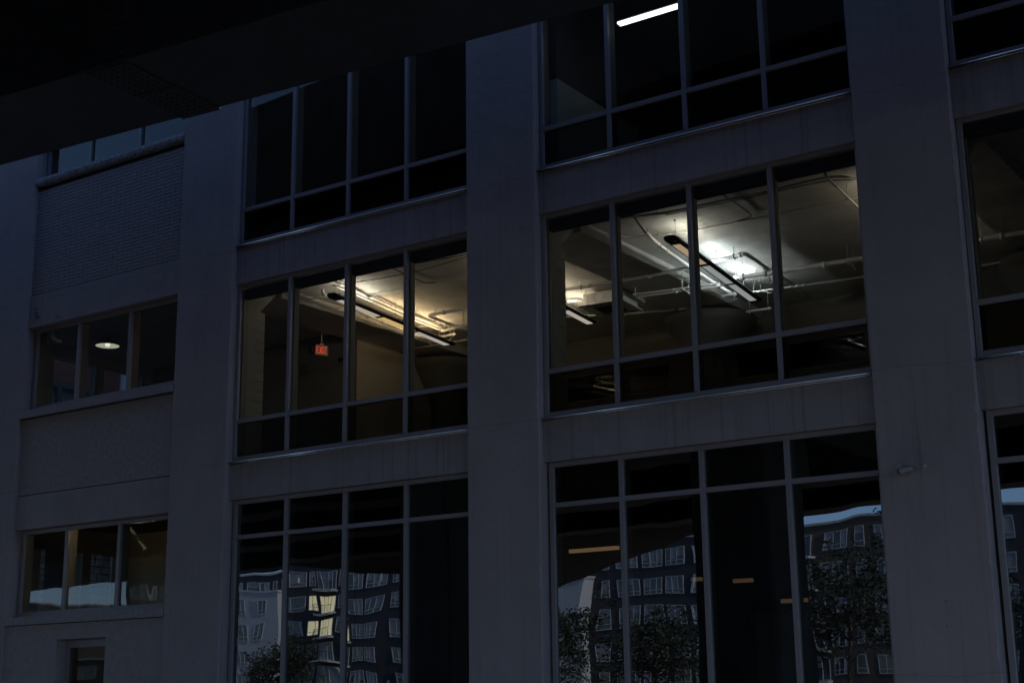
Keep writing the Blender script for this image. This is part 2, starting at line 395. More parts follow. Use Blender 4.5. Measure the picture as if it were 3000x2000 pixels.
# lower brick wall with the door in it
DX0, DX1, DZ = -24.26, -22.80, 2.95
brick_panel(a0, b0, 0.0, 3.26, .05, 0, (DX0, DX1, DZ), .004, BRK)
mb = MB(); mb.box(DX0, DX0+.10, .30, .40, 0, DZ); mb.box(DX1-.10, DX1, .30, .40, 0, DZ); mb.box(DX0+.10, DX1-.10, .30, .40, DZ-.16, DZ)
dr = bp(mb, 'door', FRM, .004)
mb = MB(); mb.box(DX0+.10, DX1-.10, .335, .345, .1, DZ-.16); bc(mb, 'pane', G_LEFT, dr)
mb = MB(); mb.box(DX0+.10, DX1-.10, .31, .37, 0, .1); bc(mb, 'bottom_rail', FRM, dr)
mb = MB(); mb.box(DX0+.002, DX1-.002, .6, .62, 0, DZ); bc(mb, 'inner_blind', DRK, dr)

# ---------------- slabs, ceilings, inner walls
YB = 8.75
def part_box(name, m, *b, bevel=0):
    mb = MB(); mb.box(*b); return bp(mb, name, m, bevel)
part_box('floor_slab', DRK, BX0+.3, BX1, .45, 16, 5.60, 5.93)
part_box('floor_finish', FLO, BX0+.3, BX1, .45, 16, 5.932, 5.95)
part_box('ceiling_slab', CEIL, BX0+.3, BX1, .445, 16, 9.75, 10.1)
part_box('floor_finish', FLO, BX0+.3, BX1, .45, 16, 10.102, 10.12)
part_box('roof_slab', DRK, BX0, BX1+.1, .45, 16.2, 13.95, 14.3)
part_box('sun_block', CON, BX0+1.5, BX1-1.0, 5.0, 16.0, 14.302, 19.5)  # unseen mass added on the roof to keep sun off the alley wall
part_box('ground_floor_slab', FLO, BX0+.3, BX1, .45, 16, .02, .12)
part_box('rear_wall', WALI, BX0, BX1, 16, 16.3, 0, 13.95)
part_box('side_wall', WALI, BX1-.25, BX1-.01, .46, 16, 0, 13.95)
# end wall of the left corner with windows over the alley
EX = -27.42
def end_wall(z0, z1, wz0, wz1, yws, ymax=16):
    mb = MB(); mb.box(EX, EX+.3, .46, ymax, z0, wz0); mb.box(EX, EX+.3, .46, ymax, wz1, z1)
    ys = [.46]+[v for a, b in yws for v in (a, b)]+[ymax]
    for i in range(0, len(ys), 2): mb.box(EX, EX+.3, ys[i], ys[i+1], wz0, wz1)
    w = bp(mb, 'end_wall', WALI)
    for a, b in yws:
        mb = MB(); mb.box(EX+.20, EX+.27, a, a+.07, wz0, wz1); mb.box(EX+.20, EX+.27, b-.07, b, wz0, wz1); mb.box(EX+.20, EX+.27, a+.07, b-.07, wz0, wz0+.07); mb.box(EX+.20, EX+.27, a+.07, b-.07, wz1-.07, wz1)
        bc(mb, 'side_window', FRM, w)
        mb = MB(); mb.box(EX+.22, EX+.228, a+.07, b-.07, wz0+.07, wz1-.07); bc(mb, 'pane', G_UP, w)
end_wall(.12, 5.60, 3.45, 5.14, [(1.72,3.02),(3.13,4.05)])
end_wall(5.95, 9.75, 7.85, 9.53, [(1.74,3.08),(3.2,4.5),(4.64,4.78)])
end_wall(10.12, 13.95, 11.6, 13.5, [(1.74,3.1),(3.2,4.5)])
part_box('inner_wall', WALI, EX+.3, -20.56, 4.8, 5.0, 5.95, 9.75)          # behind the exit sign
part_box('inner_wall', WALI, -20.76, -20.56, 5.0, YB, 5.95, 9.75)
part_box('inner_wall', mat('cream_wall_paint', (.58,.49,.34), .85, var=.12, vscale=1.5), EX+.3, -20.4, 4.26, 4.4, .12, 5.60)
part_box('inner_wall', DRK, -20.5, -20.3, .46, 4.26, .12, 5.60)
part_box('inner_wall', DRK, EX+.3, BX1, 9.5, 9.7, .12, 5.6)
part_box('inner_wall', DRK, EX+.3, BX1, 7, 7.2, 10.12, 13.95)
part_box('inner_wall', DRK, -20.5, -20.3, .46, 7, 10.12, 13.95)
part_box('inner_wall', WALL3, -12.58, -12.42, .46, 3.3, 10.12, 12.06)
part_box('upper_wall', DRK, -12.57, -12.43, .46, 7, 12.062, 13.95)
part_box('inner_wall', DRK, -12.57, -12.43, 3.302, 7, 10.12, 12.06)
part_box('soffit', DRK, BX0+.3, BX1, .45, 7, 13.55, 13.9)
# rear wall of the lit floor with borrowed-light windows
wx = [(-17.8,-16.25),(-15.95,-14.85),(-13.2,-12.12),(-12.0,-10.3),(-9.9,-8.4),(-4.5,-2.9)]
mb = MB(); z0, z1 = 8.33, 8.88
mb.box(-20.76, BX1, YB, YB+.15, 5.95, z0); mb.box(-20.76, BX1, YB, YB+.15, z1, 9.75)
xs = [-20.76]+[v for p in wx for v in p]+[BX1]
for i in range(0, len(xs), 2): mb.box(xs[i], xs[i+1], YB, YB+.15, z0, z1)
rw = bp(mb, 'inner_wall', WALI)
for a, b in wx:
    mb = MB()
    for q in ((a-.06,a,z0-.06,z1+.06),(b,b+.06,z0-.06,z1+.06),(a,b,z0-.06,z0),(a,b,z1,z1+.06)): mb.box(q[0],q[1],YB-.03,YB-.002,q[2],q[3])
    bc(mb, 'window_casing', CMU, rw)
    mb = MB(); mb.box(a, b, YB+.05, YB+.06, z0, z1); bc(mb, 'pane', G_UP, rw)
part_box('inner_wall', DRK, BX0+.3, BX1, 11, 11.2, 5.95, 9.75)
# columns inside the piers, with flared haunches, and ceiling beams
for a, b in PIERS[1:]:
    for z0, z1 in ((5.95, 9.75),):
        mb = MB(); mb.extrude_x([(.455, z0), (.455, z1-.012), (1.30, z1-.012), (1.28, z1-.16), (.72, 9.03), (.72, z0)], a+.04, b-.03)
        bp(mb, 'column', CMU, .01)
        mb = MB(); mb.box(a+.25, b-.06, .722, .98, z0, 9.15); w = bp(mb, 'block_wall', MOR)
        zz = z0
        while zz < 9.10:
            mb = MB(); mb.box(a+.24, b-.05, .724, .99, zz+.003, min(zz+.197, 9.16)); bc(mb, 'block', CMU, w, .004); zz += .2
    for yb_ in (7.8,):
        mb = MB(); mb.lathe(((a+b)/2, yb_, 0), [(.34,5.95),(.34,8.35),(.42,8.6),(.92,9.25),(.97,9.30),(.97,9.45)], 32); bp(mb, 'mushroom_column', DRK2)
    mb = MB(); mb.box(a+.35, b+.08, 1.32, YB, 9.53, 9.748); bp(mb, 'ceiling_beam', CEIL, .012)
    mb = MB(); mb.box(a+.04, b-.03, .455, .8, .12, 5.6); bp(mb, 'column', DRK)
    mb = MB(); mb.box(a+.04, b-.03, .455, .6, 10.12, 13.95); bp(mb, 'column', CON)
# ground floor contents seen dimly through the glass: cabinets, counter, columns
for x, y, w_, d_, h_, m_ in ((-11.6,3.0,.5,.5,2.75,DRK),(-9.75,2.8,.9,.5,2.85,FRI),(-8.7,2.9,.9,.4,2.35,FRI),(-15.8,3.2,1.2,.5,2.3,DRK)):
    t = empty('tall_cabinet', (x, y, .12)); 
    mb = MB(); mb.box(-w_/2, w_/2, -d_/2, d_/2, 0, h_); mb.build('carcass', m_, t, .006)
    for s in (-1, 1):
        mb = MB(); mb.box(min(0,s*(w_/2-.01)) + (.004 if s>0 else 0), max(0,s*(w_/2-.01)) - (.004 if s<0 else 0), -d_/2-.022, -d_/2-.002, .08, h_-.02); mb.build('door', m_, t, .003)
    tag(t, {-11.6:'dark narrow cabinet standing inside the ground floor beside the third mullion of the middle bay', -9.75:'tall brown cabinet inside the rightmost pane of the middle ground floor window', -8.7:'lower brown cabinet beside the tall one at the right pier',-15.8:'dark wide cabinet behind the last pane of the left shopfront'}[x], 'cabinet')

# ================================================================= things inside: lamps
def lamp(A, B, segs, label, up, group='linear pendants on the lit floor', cabs=(.06,.5,.94), pw=2.4):
    A = Vector(A); B = Vector(B); d = (B-A); Lg = d.length; ang = math.atan2(d.x, d.y)
    t = empty('linear_pendant', A); t.rotation_euler = (0, 0, -ang)
    tag(t, label, 'pendant light', group)
    W = .14; H = .10       # local frame: y along the lamp, z up, bottom at z=0
    mb = MB(); prof = [(-.085,0),(.085,0),(W,.035),(.125,.075),(.06,H),(-.06,H),(-.125,.075),(-W,.035)]
    n = len(prof)
    for y in (.10, Lg-.10):
        for x, z in prof: mb.v.append((x, y, z))
    for k in range(n): mb.f.append((k, (k+1)%n, n+(k+1)%n, n+k)); mb.sm.append(False)
    for y, o in ((0, 0), (Lg, n)):
        b = len(mb.v)
        for x, z in prof: mb.v.append((x*.82, y, .035+z*.55))
        for k in range(n): mb.f.append((o+k, o+(k+1)%n, b+(k+1)%n, b+k)); mb.sm.append(False)
        mb.f.append(tuple(b+k for k in range(n))); mb.sm.append(False)
    mb.build('housing', BLK, t)
    for (s0, s1, cname) in segs:
        mb = MB(); mb.box(-.07, .07, s0, s1, -.004, .004); mb.build('diffuser', DIF[cname], t)
    for s0, s1, colr, pwr in up:
        mb = MB(); mb.box(-.05, .05, s0, s1, H-.002, H+.006); mb.build('uplight_lens', DIF['lens'], t)
        for side in (-1, 1):             # batwing optic: one half throws left, the other right
            ld = bpy.data.lights.new('uplight', 'AREA'); ld.shape = 'RECTANGLE'; ld.size = .05; ld.size_y = s1-s0; ld.energy = pwr*K*pw*.5; ld.color = colr; ld.spread = math.pi
            lo = bpy.data.objects.new('uplight', ld); col.objects.link(lo); lo.parent = t; lo.location = (side*.03, (s0+s1)/2, H+.045); lo.rotation_euler = (math.pi, 0, 0)
            lo.rotation_euler = (math.pi, math.radians(40*side), 0)
    for f in cabs:
        mb = MB(); mb.tube([(0, Lg*f, H), (0, Lg*f, 9.745-A.z)], .0035, 6); mb.build('cable', CAB, t)
        mb = MB(); mb.lathe((0, Lg*f, 9.745-A.z), [(0,0),(.022,0),(.022,-.02),(0,-.03)], 10); mb.build('ceiling_cup', STEEL, t)
    return t
DIF = {'white': emis('diffuser_warm_white', (1,.86,.74), .55*K), 'yellow': emis('diffuser_amber', (1,.63,.24), .85*K), 'peach': emis('diffuser_peach', (1,.72,.46), .50*K),
       'cool': emis('diffuser_grey_white', (.92,.95,1), .38*K), 'lens': emis('uplight_lens', (1,.93,.8), 1.5*K)}
W1, W2, W3, CW = (1,.86,.70), (1,.68,.37), (1,.81,.60), (.88,.95,1)
lamp((-18.22,1.27,9.30), (-18.79,5.95,9.30), [(.27,1.66,'white'),(1.80,3.06,'yellow'),(3.20,4.50,'white')],
     'lit black linear pendant in the left lit window, its middle panel amber', [(.3,1.6,W1,4.4),(1.8,3.0,W2,3.6),(3.2,4.4,W2,6.0)])
lamp((-11.18,2.02,9.30), (-11.74,6.72,9.30), [(.30,1.63,'peach'),(1.78,3.08,'cool'),(3.20,4.48,'cool')],
     'lit black linear pendant in the middle lit window under the cold white glow', [(.3,1.5,(1,.92,.8),3.6),(1.8,3.0,CW,7),(3.2,4.3,CW,7.5)])
lamp((-14.72,1.6,9.30), (-15.28,6.22,9.30), [(.3,1.6,'white'),(1.75,3.15,'peach'),(3.3,4.5,'white')],
     'linear pendant half hidden behind the pier, beside the white ceiling unit', [(.3,1.6,W3,2.5),(1.75,3.15,W3,3.2),(3.3,4.4,W3,5)])
lamp((-7.45,1.9,9.30), (-7.9,6.5,9.30), [(.3,1.6,'white'),(1.75,3.15,'white'),(3.3,4.5,'white')],
     'linear pendant hidden behind the pier right of the middle lit window', [(.3,1.6,W3,2.8),(1.75,3.15,W3,1.2),(3.3,4.4,W3,.6)])

# fluorescent batten on the floor above
t = empty('fluorescent_batten', (-11.72, 1.42, 13.28)); tag(t, 'glowing white fluorescent tube batten on the dark ceiling of the top floor', 'ceiling light')
mb = MB(); mb.extrude_x([(-.06,.02),(.14,.02),(.10,.10),(-.02,.10)], -.02, 1.30); mb.build('tray', DRK, t)
TUB = emis('tube_light', (.93,.97,1), 2.5*K)
for yy in (0, .075):
    mb = MB(); mb.tube([(0,yy,0),(1.30,yy,0)], .030, 10); mb.build('tube', TUB, t)
    for xx in (-.02, 1.30):
        mb = MB(); mb.box(xx, xx+.022, yy-.02, yy+.02, -.03, .022); mb.build('tube_holder', WHT, t)
for xx in (.2, 1.1):
    mb = MB(); mb.tube([(xx,.04,.10),(xx,.04,.28)], .006, 6); mb.build('hanger', CAB, t)
# domed lamp in the left window
t = empty('domed_pendant', (-25.56, 2.0, 9.56)); tag(t, 'dark metal barn pendant with glowing underside in the left window', 'pendant light')
mb = MB(); mb.lathe((0,0,0), [(.265,0),(.275,.012),(.25,.05),(.16,.115),(.075,.135),(.07,.20),(.0,.205)], 32); mb.build('shade', BLK, t)
mb = MB(); mb.lathe((0,0,0), [(.262,.003),(.235,.03),(.13,.08),(0,.09)], 32); mb.build('reflector', emis('shade_reflector', (1,.95,.72), .5*K), t)
mb = MB(); mb.lathe((0,0,0), [(.0,-.03),(.05,-.01),(.06,.03),(.03,.08)], 16); mb.build('bulb', emis('shade_bulb', (1,.97,.8), 1.2*K), t)
mb = MB(); mb.tube([(0,0,.2),(0,0,.19-.001)], .03, 8); mb.tube([(0,0,.188),(0,0,.19)], .05, 12); mb.build('stem', BLK, t)
# wall light that warms the lower left room
t = empty('wall_batten', (-23.4, .95, 5.50)); tag(t, 'small warm batten light on the ceiling just inside the lower left window', 'ceiling light')
mb = MB(); mb.box(-.6, .6, -.04, .04, 0, .06); mb.build('body', WHT, t)
mb = MB(); mb.tube([(-.55,.03,-.02),(.55,.03,-.02)], .015, 8); mb.build('tube', emis('warm_tube', (1,.78,.45), 45*K), t)
# dim pendants deep inside the ground floor
for i, (x0, x1, y, z, lab) in enumerate(((-15.83,-14.70,6,4.60,'long warm strip light glowing inside the first pane of the middle ground floor window'),(-13.08,-12.05,6,3.88,'short warm strip light split by the third mullion, left of the dark pane centre'),(-12.2,-11.82,6.0,3.80,'shortest warm strip light inside the third pane'),(-11.25,-10.75,6,3.38,'low warm strip light cut by the last mullion'))):
    if i == 1: x1 = -12.88
    t = empty('strip_light', (x0, y, z)); tag(t, lab, 'strip light', 'strip lights in the dark ground floor')
    mb = MB(); mb.box(0, x1-x0, -.05, .05, .02, .08); mb.build('body', BLK, t)
    mb = MB(); mb.box(.0, x1-x0, -.052, .05, -.05, .018); mb.build('lens', emis('strip_lens', (1,.60,.30), (.36 if i == 0 else .15)*K), t)
    for xx in (.06, x1-x0-.06):
        mb = MB(); mb.tube([(xx,0,.08),(xx,0,5.6-z)], .004, 6); mb.build('wire', CAB, t)

# ================================================================= pipes and cables
PIPES=[
('conduit', 'thin grey conduit along the ceiling in front of the warm pendant', 'pipe', 0.016, [(-18.18, 1.27, 9.66), (-17.28, 1.36, 9.66), (-16.26, 1.41, 9.66), (-15.11, 1.55, 9.66)], [0.3]),
('ceiling_cable', 'thin cable sagging under the ceiling between the two front conduits, warm window', 'cable', 0.008, [(-18.47, 1.68, 9.68), (-17.55, 1.83, 9.68), (-16.65, 1.91, 9.68), (-15.21, 1.69, 9.68)], []),
('ceiling_cable', 'wavy dark cable crossing the front ceiling of the warm lit bay', 'cable', 0.011, [(-16.91, 1.06, 9.71), (-16.87, 1.19, 9.71), (-16.89, 1.46, 9.71), (-16.97, 2.05, 9.71), (-17.02, 2.54, 9.71), (-17.0, 2.75, 9.71), (-16.81, 2.78, 9.71)], []),
('conduit', 'thin conduit behind the wavy cable on the warm lit ceiling', 'pipe', 0.012, [(-18.58, 2.78, 9.72), (-17.59, 2.82, 9.72), (-16.8, 2.83, 9.72), (-16.07, 2.88, 9.72)], []),
('conduit', 'white conduit with an offset bend running back above the warm pendant', 'white', 0.022, [(-18.25, 1.38, 9.66), (-18.44, 2.48, 9.66), (-18.54, 2.76, 9.66), (-18.42, 2.78, 9.66), (-18.64, 4.16, 9.66), (-18.81, 5.66, 9.66)], [0.5]),
('conduit', 'thinner white conduit running back beside the bent conduit', 'white', 0.013, [(-18.33, 1.42, 9.6), (-18.45, 2.46, 9.6), (-18.55, 3.17, 9.6), (-18.7, 4.24, 9.6), (-18.79, 5.53, 9.6)], [0.35]),
('sprinkler_pipe', 'white sprinkler pipe with upturned elbow beside the near end of the warm pendant', 'white', 0.032, [(-18.69, 1.54, 9.62), (-18.72, 1.58, 9.54), (-18.68, 1.59, 9.5), (-18.68, 1.82, 9.5), (-19.0, 3.32, 9.5), (-19.25, 5.22, 9.5), (-18.91, 6.44, 9.5)], [0.2]),
('drain_pipe', 'white pipe turning a corner near the far end of the warm pendant', 'white', 0.034, [(-16.88, 4.1, 9.5), (-18.03, 4.07, 9.5), (-18.09, 5.14, 9.5), (-18.08, 5.77, 9.5)], [0.25, 0.5]),
('drain_pipe', 'short lower pipe crossing behind the cornered pipe', 'white', 0.028, [(-18.4, 5.06, 9.42), (-17.53, 5.0, 9.42)], [0.7]),
('conduit', 'pale conduit feeding the exit sign box from the right', 'pipe', 0.013, [(-20.74, 3.77, 9.66), (-20.69, 3.97, 9.66), (-20.48, 4.01, 9.66), (-20.2, 3.98, 9.66), (-19.9, 3.98, 9.66), (-19.1, 3.86, 9.66)], []),
('ceiling_cable', 'pale loose cable sagging across the ceiling beyond the exit sign', 'cablew', 0.009, [(-20.01, 4.08, 9.62), (-19.58, 4.6, 9.62), (-19.24, 4.92, 9.62), (-18.83, 5.17, 9.62)], []),
('conduit', 'dim conduit crossing the ceiling left of the warm pendant', 'pipe', 0.014, [(-20.16, 2.02, 9.66), (-19.58, 2.07, 9.66), (-19.15, 2.11, 9.66)], []),
('conduit', 'dim conduit further back left of the warm pendant', 'pipe', 0.014, [(-20.69, 2.88, 9.66), (-20.33, 2.9, 9.66), (-19.42, 2.96, 9.66)], []),
('sprinkler_pipe', 'pale pipe low under the dark rear ceiling of the warm bay', 'pipe', 0.022, [(-20.31, 6.14, 9.5), (-19.48, 6.22, 9.5), (-18.45, 6.28, 9.5)], [0.5]),
('sprinkler_pipe', 'white sprinkler pipe running back under the beam beside the cool pendant', 'white', 0.034, [(-11.49, 1.38, 9.66), (-11.43, 1.27, 9.56), (-11.55, 1.79, 9.5), (-11.7, 2.36, 9.5), (-11.81, 3.04, 9.5), (-11.91, 3.86, 9.5), (-12.07, 5.48, 9.5), (-12.11, 5.96, 9.5), (-12.13, 6.39, 9.5)], [0.3]),
('conduit', 'dark conduit crossing the whole front ceiling of the cool lit window', 'pipe', 0.02, [(-13.0, 1.29, 9.62), (-12.48, 1.26, 9.62), (-11.82, 1.31, 9.62), (-10.98, 1.53, 9.62), (-10.61, 1.55, 9.62), (-9.79, 1.56, 9.62), (-9.15, 1.59, 9.62), (-8.56, 1.54, 9.62), (-8.11, 1.54, 9.62), (-7.9, 1.61, 9.62), (-7.74, 1.93, 9.62)], [0.35]),
('ceiling_cable', 'thin cable following the front conduit of the cool lit window', 'cable', 0.009, [(-11.06, 1.68, 9.64), (-10.69, 1.71, 9.64), (-9.86, 1.71, 9.64), (-9.22, 1.74, 9.64), (-8.56, 1.71, 9.64), (-8.1, 1.75, 9.64), (-7.74, 2.01, 9.64)], []),
('conduit', 'thin conduit looping across the middle ceiling of the cool lit window', 'pipe', 0.014, [(-14.57, 1.56, 9.7), (-14.09, 1.59, 9.7), (-13.08, 1.77, 9.7), (-12.53, 2.12, 9.7), (-12.26, 2.58, 9.7), (-11.65, 2.77, 9.7), (-11.28, 2.86, 9.7), (-10.87, 2.87, 9.7), (-10.4, 2.91, 9.7), (-9.74, 2.94, 9.7), (-9.19, 2.94, 9.7), (-8.39, 2.98, 9.7), (-8.11, 2.97, 9.7)], []),
('ceiling_cable', 'doubled cable curling back on the ceiling right of the cool pendant', 'cable', 0.012, [(-9.91, 1.08, 9.71), (-9.9, 1.78, 9.71), (-9.93, 2.32, 9.71), (-9.96, 2.75, 9.71), (-10.04, 2.86, 9.71), (-10.4, 2.92, 9.71)], []),
('drain_pipe', 'large grey pipe crossing the cool lit window from the ceiling unit to the beam', 'greyp', 0.036, [(-14.89, 4.11, 9.5), (-13.64, 4.28, 9.5), (-12.87, 4.33, 9.5), (-11.99, 4.26, 9.5)], [0.2]),
('drain_pipe', 'large pipe with a rounded corner over the far half of the cool pendant', 'greyp', 0.038, [(-11.72, 4.41, 9.56), (-11.46, 4.34, 9.56), (-11.13, 4.34, 9.56), (-10.86, 4.28, 9.56), (-10.82, 4.32, 9.56), (-10.85, 4.85, 9.56), (-10.92, 5.56, 9.56), (-10.93, 6.36, 9.56), (-11.07, 7.79, 9.56)], [0.15, 0.5]),
('drain_pipe', 'widest grey pipe running from the cool glow to the right column', 'greyp', 0.048, [(-11.63, 5.28, 9.46), (-10.88, 5.4, 9.46), (-10.69, 5.44, 9.46), (-9.5, 5.52, 9.46), (-8.98, 5.57, 9.46)], [0.1]),
('sprinkler_pipe', 'upper of two thin pipes right of the ceiling unit', 'white', 0.02, [(-13.58, 4.96, 9.4), (-13.02, 5.08, 9.4), (-12.47, 5.18, 9.4), (-11.84, 5.26, 9.4)], []),
('sprinkler_pipe', 'lower of two thin pipes right of the ceiling unit', 'white', 0.018, [(-13.46, 4.91, 9.32), (-12.98, 5.0, 9.32), (-12.44, 5.1, 9.32), (-11.78, 5.22, 9.32)], []),
('conduit', 'dim conduit crossing low behind the cool pendant with a small box on it', 'pipe', 0.018, [(-16.16, 5.95, 9.55), (-14.61, 6.67, 9.55), (-13.92, 6.93, 9.55), (-13.53, 6.96, 9.55), (-13.02, 7.0, 9.55), (-12.61, 7.14, 9.55), (-12.29, 6.97, 9.55)], [0.6]),
('sprinkler_pipe', 'pale pipe crossing right of the cool pendant toward the right column', 'white', 0.02, [(-11.6, 6.23, 9.4), (-10.97, 6.31, 9.4), (-10.13, 6.45, 9.4), (-9.38, 6.52, 9.4)], [0.4]),
('sprinkler_pipe', 'dark sprinkler branch running diagonally back in the right pane of the cool window', 'pipe', 0.022, [(-8.02, 1.27, 9.66), (-7.96, 1.14, 9.5), (-7.99, 1.51, 9.5), (-8.1, 2.82, 9.5), (-8.16, 3.61, 9.5)], [0.5]),
('conduit', 'faint conduit running back to the rear wall right of the cool pendant', 'pipe', 0.014, [(-10.92, 5.98, 9.5), (-10.95, 6.95, 9.5), (-11.03, 8.28, 9.5)], []),
('drain_pipe', 'thick pipe crossing the window at the right edge of the picture', 'greyp', 0.05, [(-7.34, 5.68, 9.46), (-7.08, 5.72, 9.46), (-6.21, 5.79, 9.46), (-5.71, 5.82, 9.46)], [0.25]),
('sprinkler_pipe', 'thin pipe below the thick one at the right edge of the picture', 'pipe', 0.022, [(-7.8, 7.1, 9.4), (-7.48, 7.14, 9.4), (-6.61, 7.2, 9.4), (-6.08, 7.23, 9.4)], []),
('heating_pipe', 'white pipe under the ceiling of the lower left window', 'white', 0.03, [(-25.25, 1.09, 5.36), (-24.85, 1.25, 5.36), (-24.15, 1.31, 5.36), (-23.48, 1.36, 5.36), (-22.58, 1.35, 5.36)], [0.3]),
('waste_pipe', 'dim pipe stub with elbow in the left pane of the domed lamp window', 'pipe', 0.045, [(-25.98, 0.79, 9.74), (-25.4, 0.36, 9.4), (-25.57, 0.6, 9.4), (-25.53, 0.7, 9.4)], []),
]
STRUTS=[
('white strut under the far end of the warm pendant', [(-19.06, 5.76, 9.5), (-18.54, 5.76, 9.5)]),
('short strut hanging left of the cool pendant', [(-12.44, 4.81, 9.28), (-12.5, 5.28, 9.28)]),
('short strut crossing just left of the cool pendant far half', [(-12.28, 6.26, 9.42), (-11.98, 6.27, 9.42)]),
('grey strut low behind the far end of the cool pendant', [(-12.19, 7.18, 9.28), (-11.66, 7.22, 9.28)]),
('short strut holding the widest pipe near the right column', [(-9.28, 5.31, 9.36), (-9.36, 5.91, 9.36)]),
('perforated steel strut beside the far end of the cool pendant', [(-11.72, 5.74, 9.52), (-11.81, 6.33, 9.52)]),
('short tilted strut behind the ceiling unit in the cool window', [(-13.51, 4.87, 9.32), (-13.57, 5.37, 9.32)]),
]
PM = {'pipe': PIP, 'cable': CAB, 'cablew': CABW, 'white': WHT, 'greyp': GRP}
def smooth(pts, it=2):
    P = [Vector(p) for p in pts]
    for _ in range(it):
        Q = [P[0]]
        for a, b in zip(P, P[1:]): Q += [a.lerp(b, .25), a.lerp(b, .75)]
        Q.append(P[-1]); P = Q
    return P
def corner(pts, r=.10):
    """round the corners only"""
    P = [Vector(p) for p in pts]; Q = [P[0]]
    for a, b, c in zip(P, P[1:], P[2:]):
        u = (a-b); v = (c-b); ra = min(r, u.length*.45, v.length*.45); u.normalize(); v.normalize()
        p0 = b+u*ra; p1 = b+v*ra
        for t in (0, .25, .5, .75, 1): Q.append(p0*(1-t)**2 + b*2*t*(1-t) + p1*t*t)
    Q.append(P[-1]); return Q
def along(P, f):
    L = [ (b-a).length for a, b in zip(P, P[1:])]; s = f*sum(L)
    for (a, b), l in zip(zip(P, P[1:]), L):
        if s <= l: return a.lerp(b, s/l), (b-a).normalized()
        s -= l
    return P[-1], (P[-1]-P[-2]).normalized()
for name, label, mk, r, pts, hang in PIPES:
    base = Vector(pts[0]); ctop = 5.6 if base.z < 6 else 9.75
    rel = [Vector(p)-base for p in pts]
    cable = 'cable' in name
    P = smooth(rel) if cable else corner(rel, .14 if r > .03 else .08)
    t = empty(name, base); tag(t, label, {'conduit':'conduit','ceiling_cable':'cable'}.get(name, 'pipe'))
    mb = MB(); mb.tube(P, r, 6 if r < .015 else 12); mb.build('run', PM[mk], t)
    if not cable:
        tot = sum((b-a).length for a, b in zip(P, P[1:])); n = max(1, int(tot/1.3))
        for k in range(n):                        # couplings and saddle clips
            p, d = along(P, (k+.6)/(n+.3)); mb = MB(); mb.tube([p-d*.035, p+d*.035], r*1.28, 12); mb.build('coupling', PM[mk], t)
    for f in hang:
        p, d = along(P, f); zt = ctop-base.z
        mb = MB(); mb.tube([p+Vector((0,0,r)), (p.x,p.y,zt)], .006, 6); mb.build('hanger_rod', STEEL, t)
        mb = MB(); mb.tube([p-d*.012, p+d*.012], r*1.45, 12); mb.build('hanger_ring', STEEL, t)
for label, (a, b) in STRUTS:
    a = Vector(a); b = Vector(b); t = empty('strut_hanger', a); tag(t, label, 'strut')
    mb = MB(); d = b-a; u = Vector((0,0,1)); s = d.normalized().cross(u)
    mb.bar((0,0,0), d, .042, .006); mb.bar(s*.019+Vector((0,0,.021)), d+s*.019+Vector((0,0,.021)), .004, .04); mb.bar(-s*.019+Vector((0,0,.021)), d-s*.019+Vector((0,0,.021)), .004, .04)
    mb.build('channel', STEEL, t)
    if 'perforated' in label:
        mb = MB()
        for k in range(9): p = d*(k+.5)/9; mb.bar(p-d.normalized()*.014-u*.0045, p+d.normalized()*.014-u*.0045, .016, .002)
        mb.build('slot', BLK, t)
    for f in (.12, .88):
        p = d*f; mb = MB(); mb.tube([p-Vector((0,0,.05)), (p.x, p.y, 9.75-a.z)], .007, 6); mb.build('threaded_rod', STEEL, t)
        mb = MB(); mb.tube([p-Vector((0,0,.018)), p-Vector((0,0,.004))], .016, 6); mb.build('nut', STEEL, t)
# loose white flexes beside the cool pendant
def flex(label, pts, r=.008, m=None, name='ceiling_cable'):
    base = Vector(pts[0]); t = MB().tube(smooth([Vector(p)-base for p in pts], 3), r, 8).build(name, m or CABW); t.location = base; tag(t, label, 'cable'); return t
flex('leftmost white flex dropping into the far end of the cool pendant', [(-11.30,5.6,9.48),(-11.32,5.75,9.40),(-11.45,5.95,9.42),(-11.52,6.1,9.40)])
flex('middle white flex bowing down to the far end of the cool pendant', [(-11.2,5.65,9.50),(-11.22,5.8,9.36),(-11.36,6.05,9.32),(-11.5,6.2,9.38)])
flex('rightmost white flex looping lowest beside the cool pendant', [(-11.02,5.7,9.50),(-11.02,5.85,9.36),(-11.12,6.1,9.26),(-11.38,6.3,9.38)])
flex('white flex looping at the far end of the warm pendant', [(-18.4,5.3,9.56),(-18.38,5.4,9.40),(-18.5,5.5,9.30),(-18.62,5.55,9.36)])
# junction boxes
for p, lab in (((-18.26,1.26,9.70),'junction box on the ceiling at the near end of the bent white conduit'), ((-11.29,5.97,9.71),'junction box on the ceiling above the cold white glow'), ((-13.52,6.96,9.55),'small box on the dim rear conduit')):
    t = empty('junction_box', p); tag(t, lab, 'junction box')
    mb = MB(); mb.box(-.09,.09,-.06,.06,-.04,.04); mb.build('body', CABW, t, .006)
    mb = MB(); mb.box(-.095,.095,-.065,.065,-.046,-.041); mb.build('cover', CABW, t, .002)
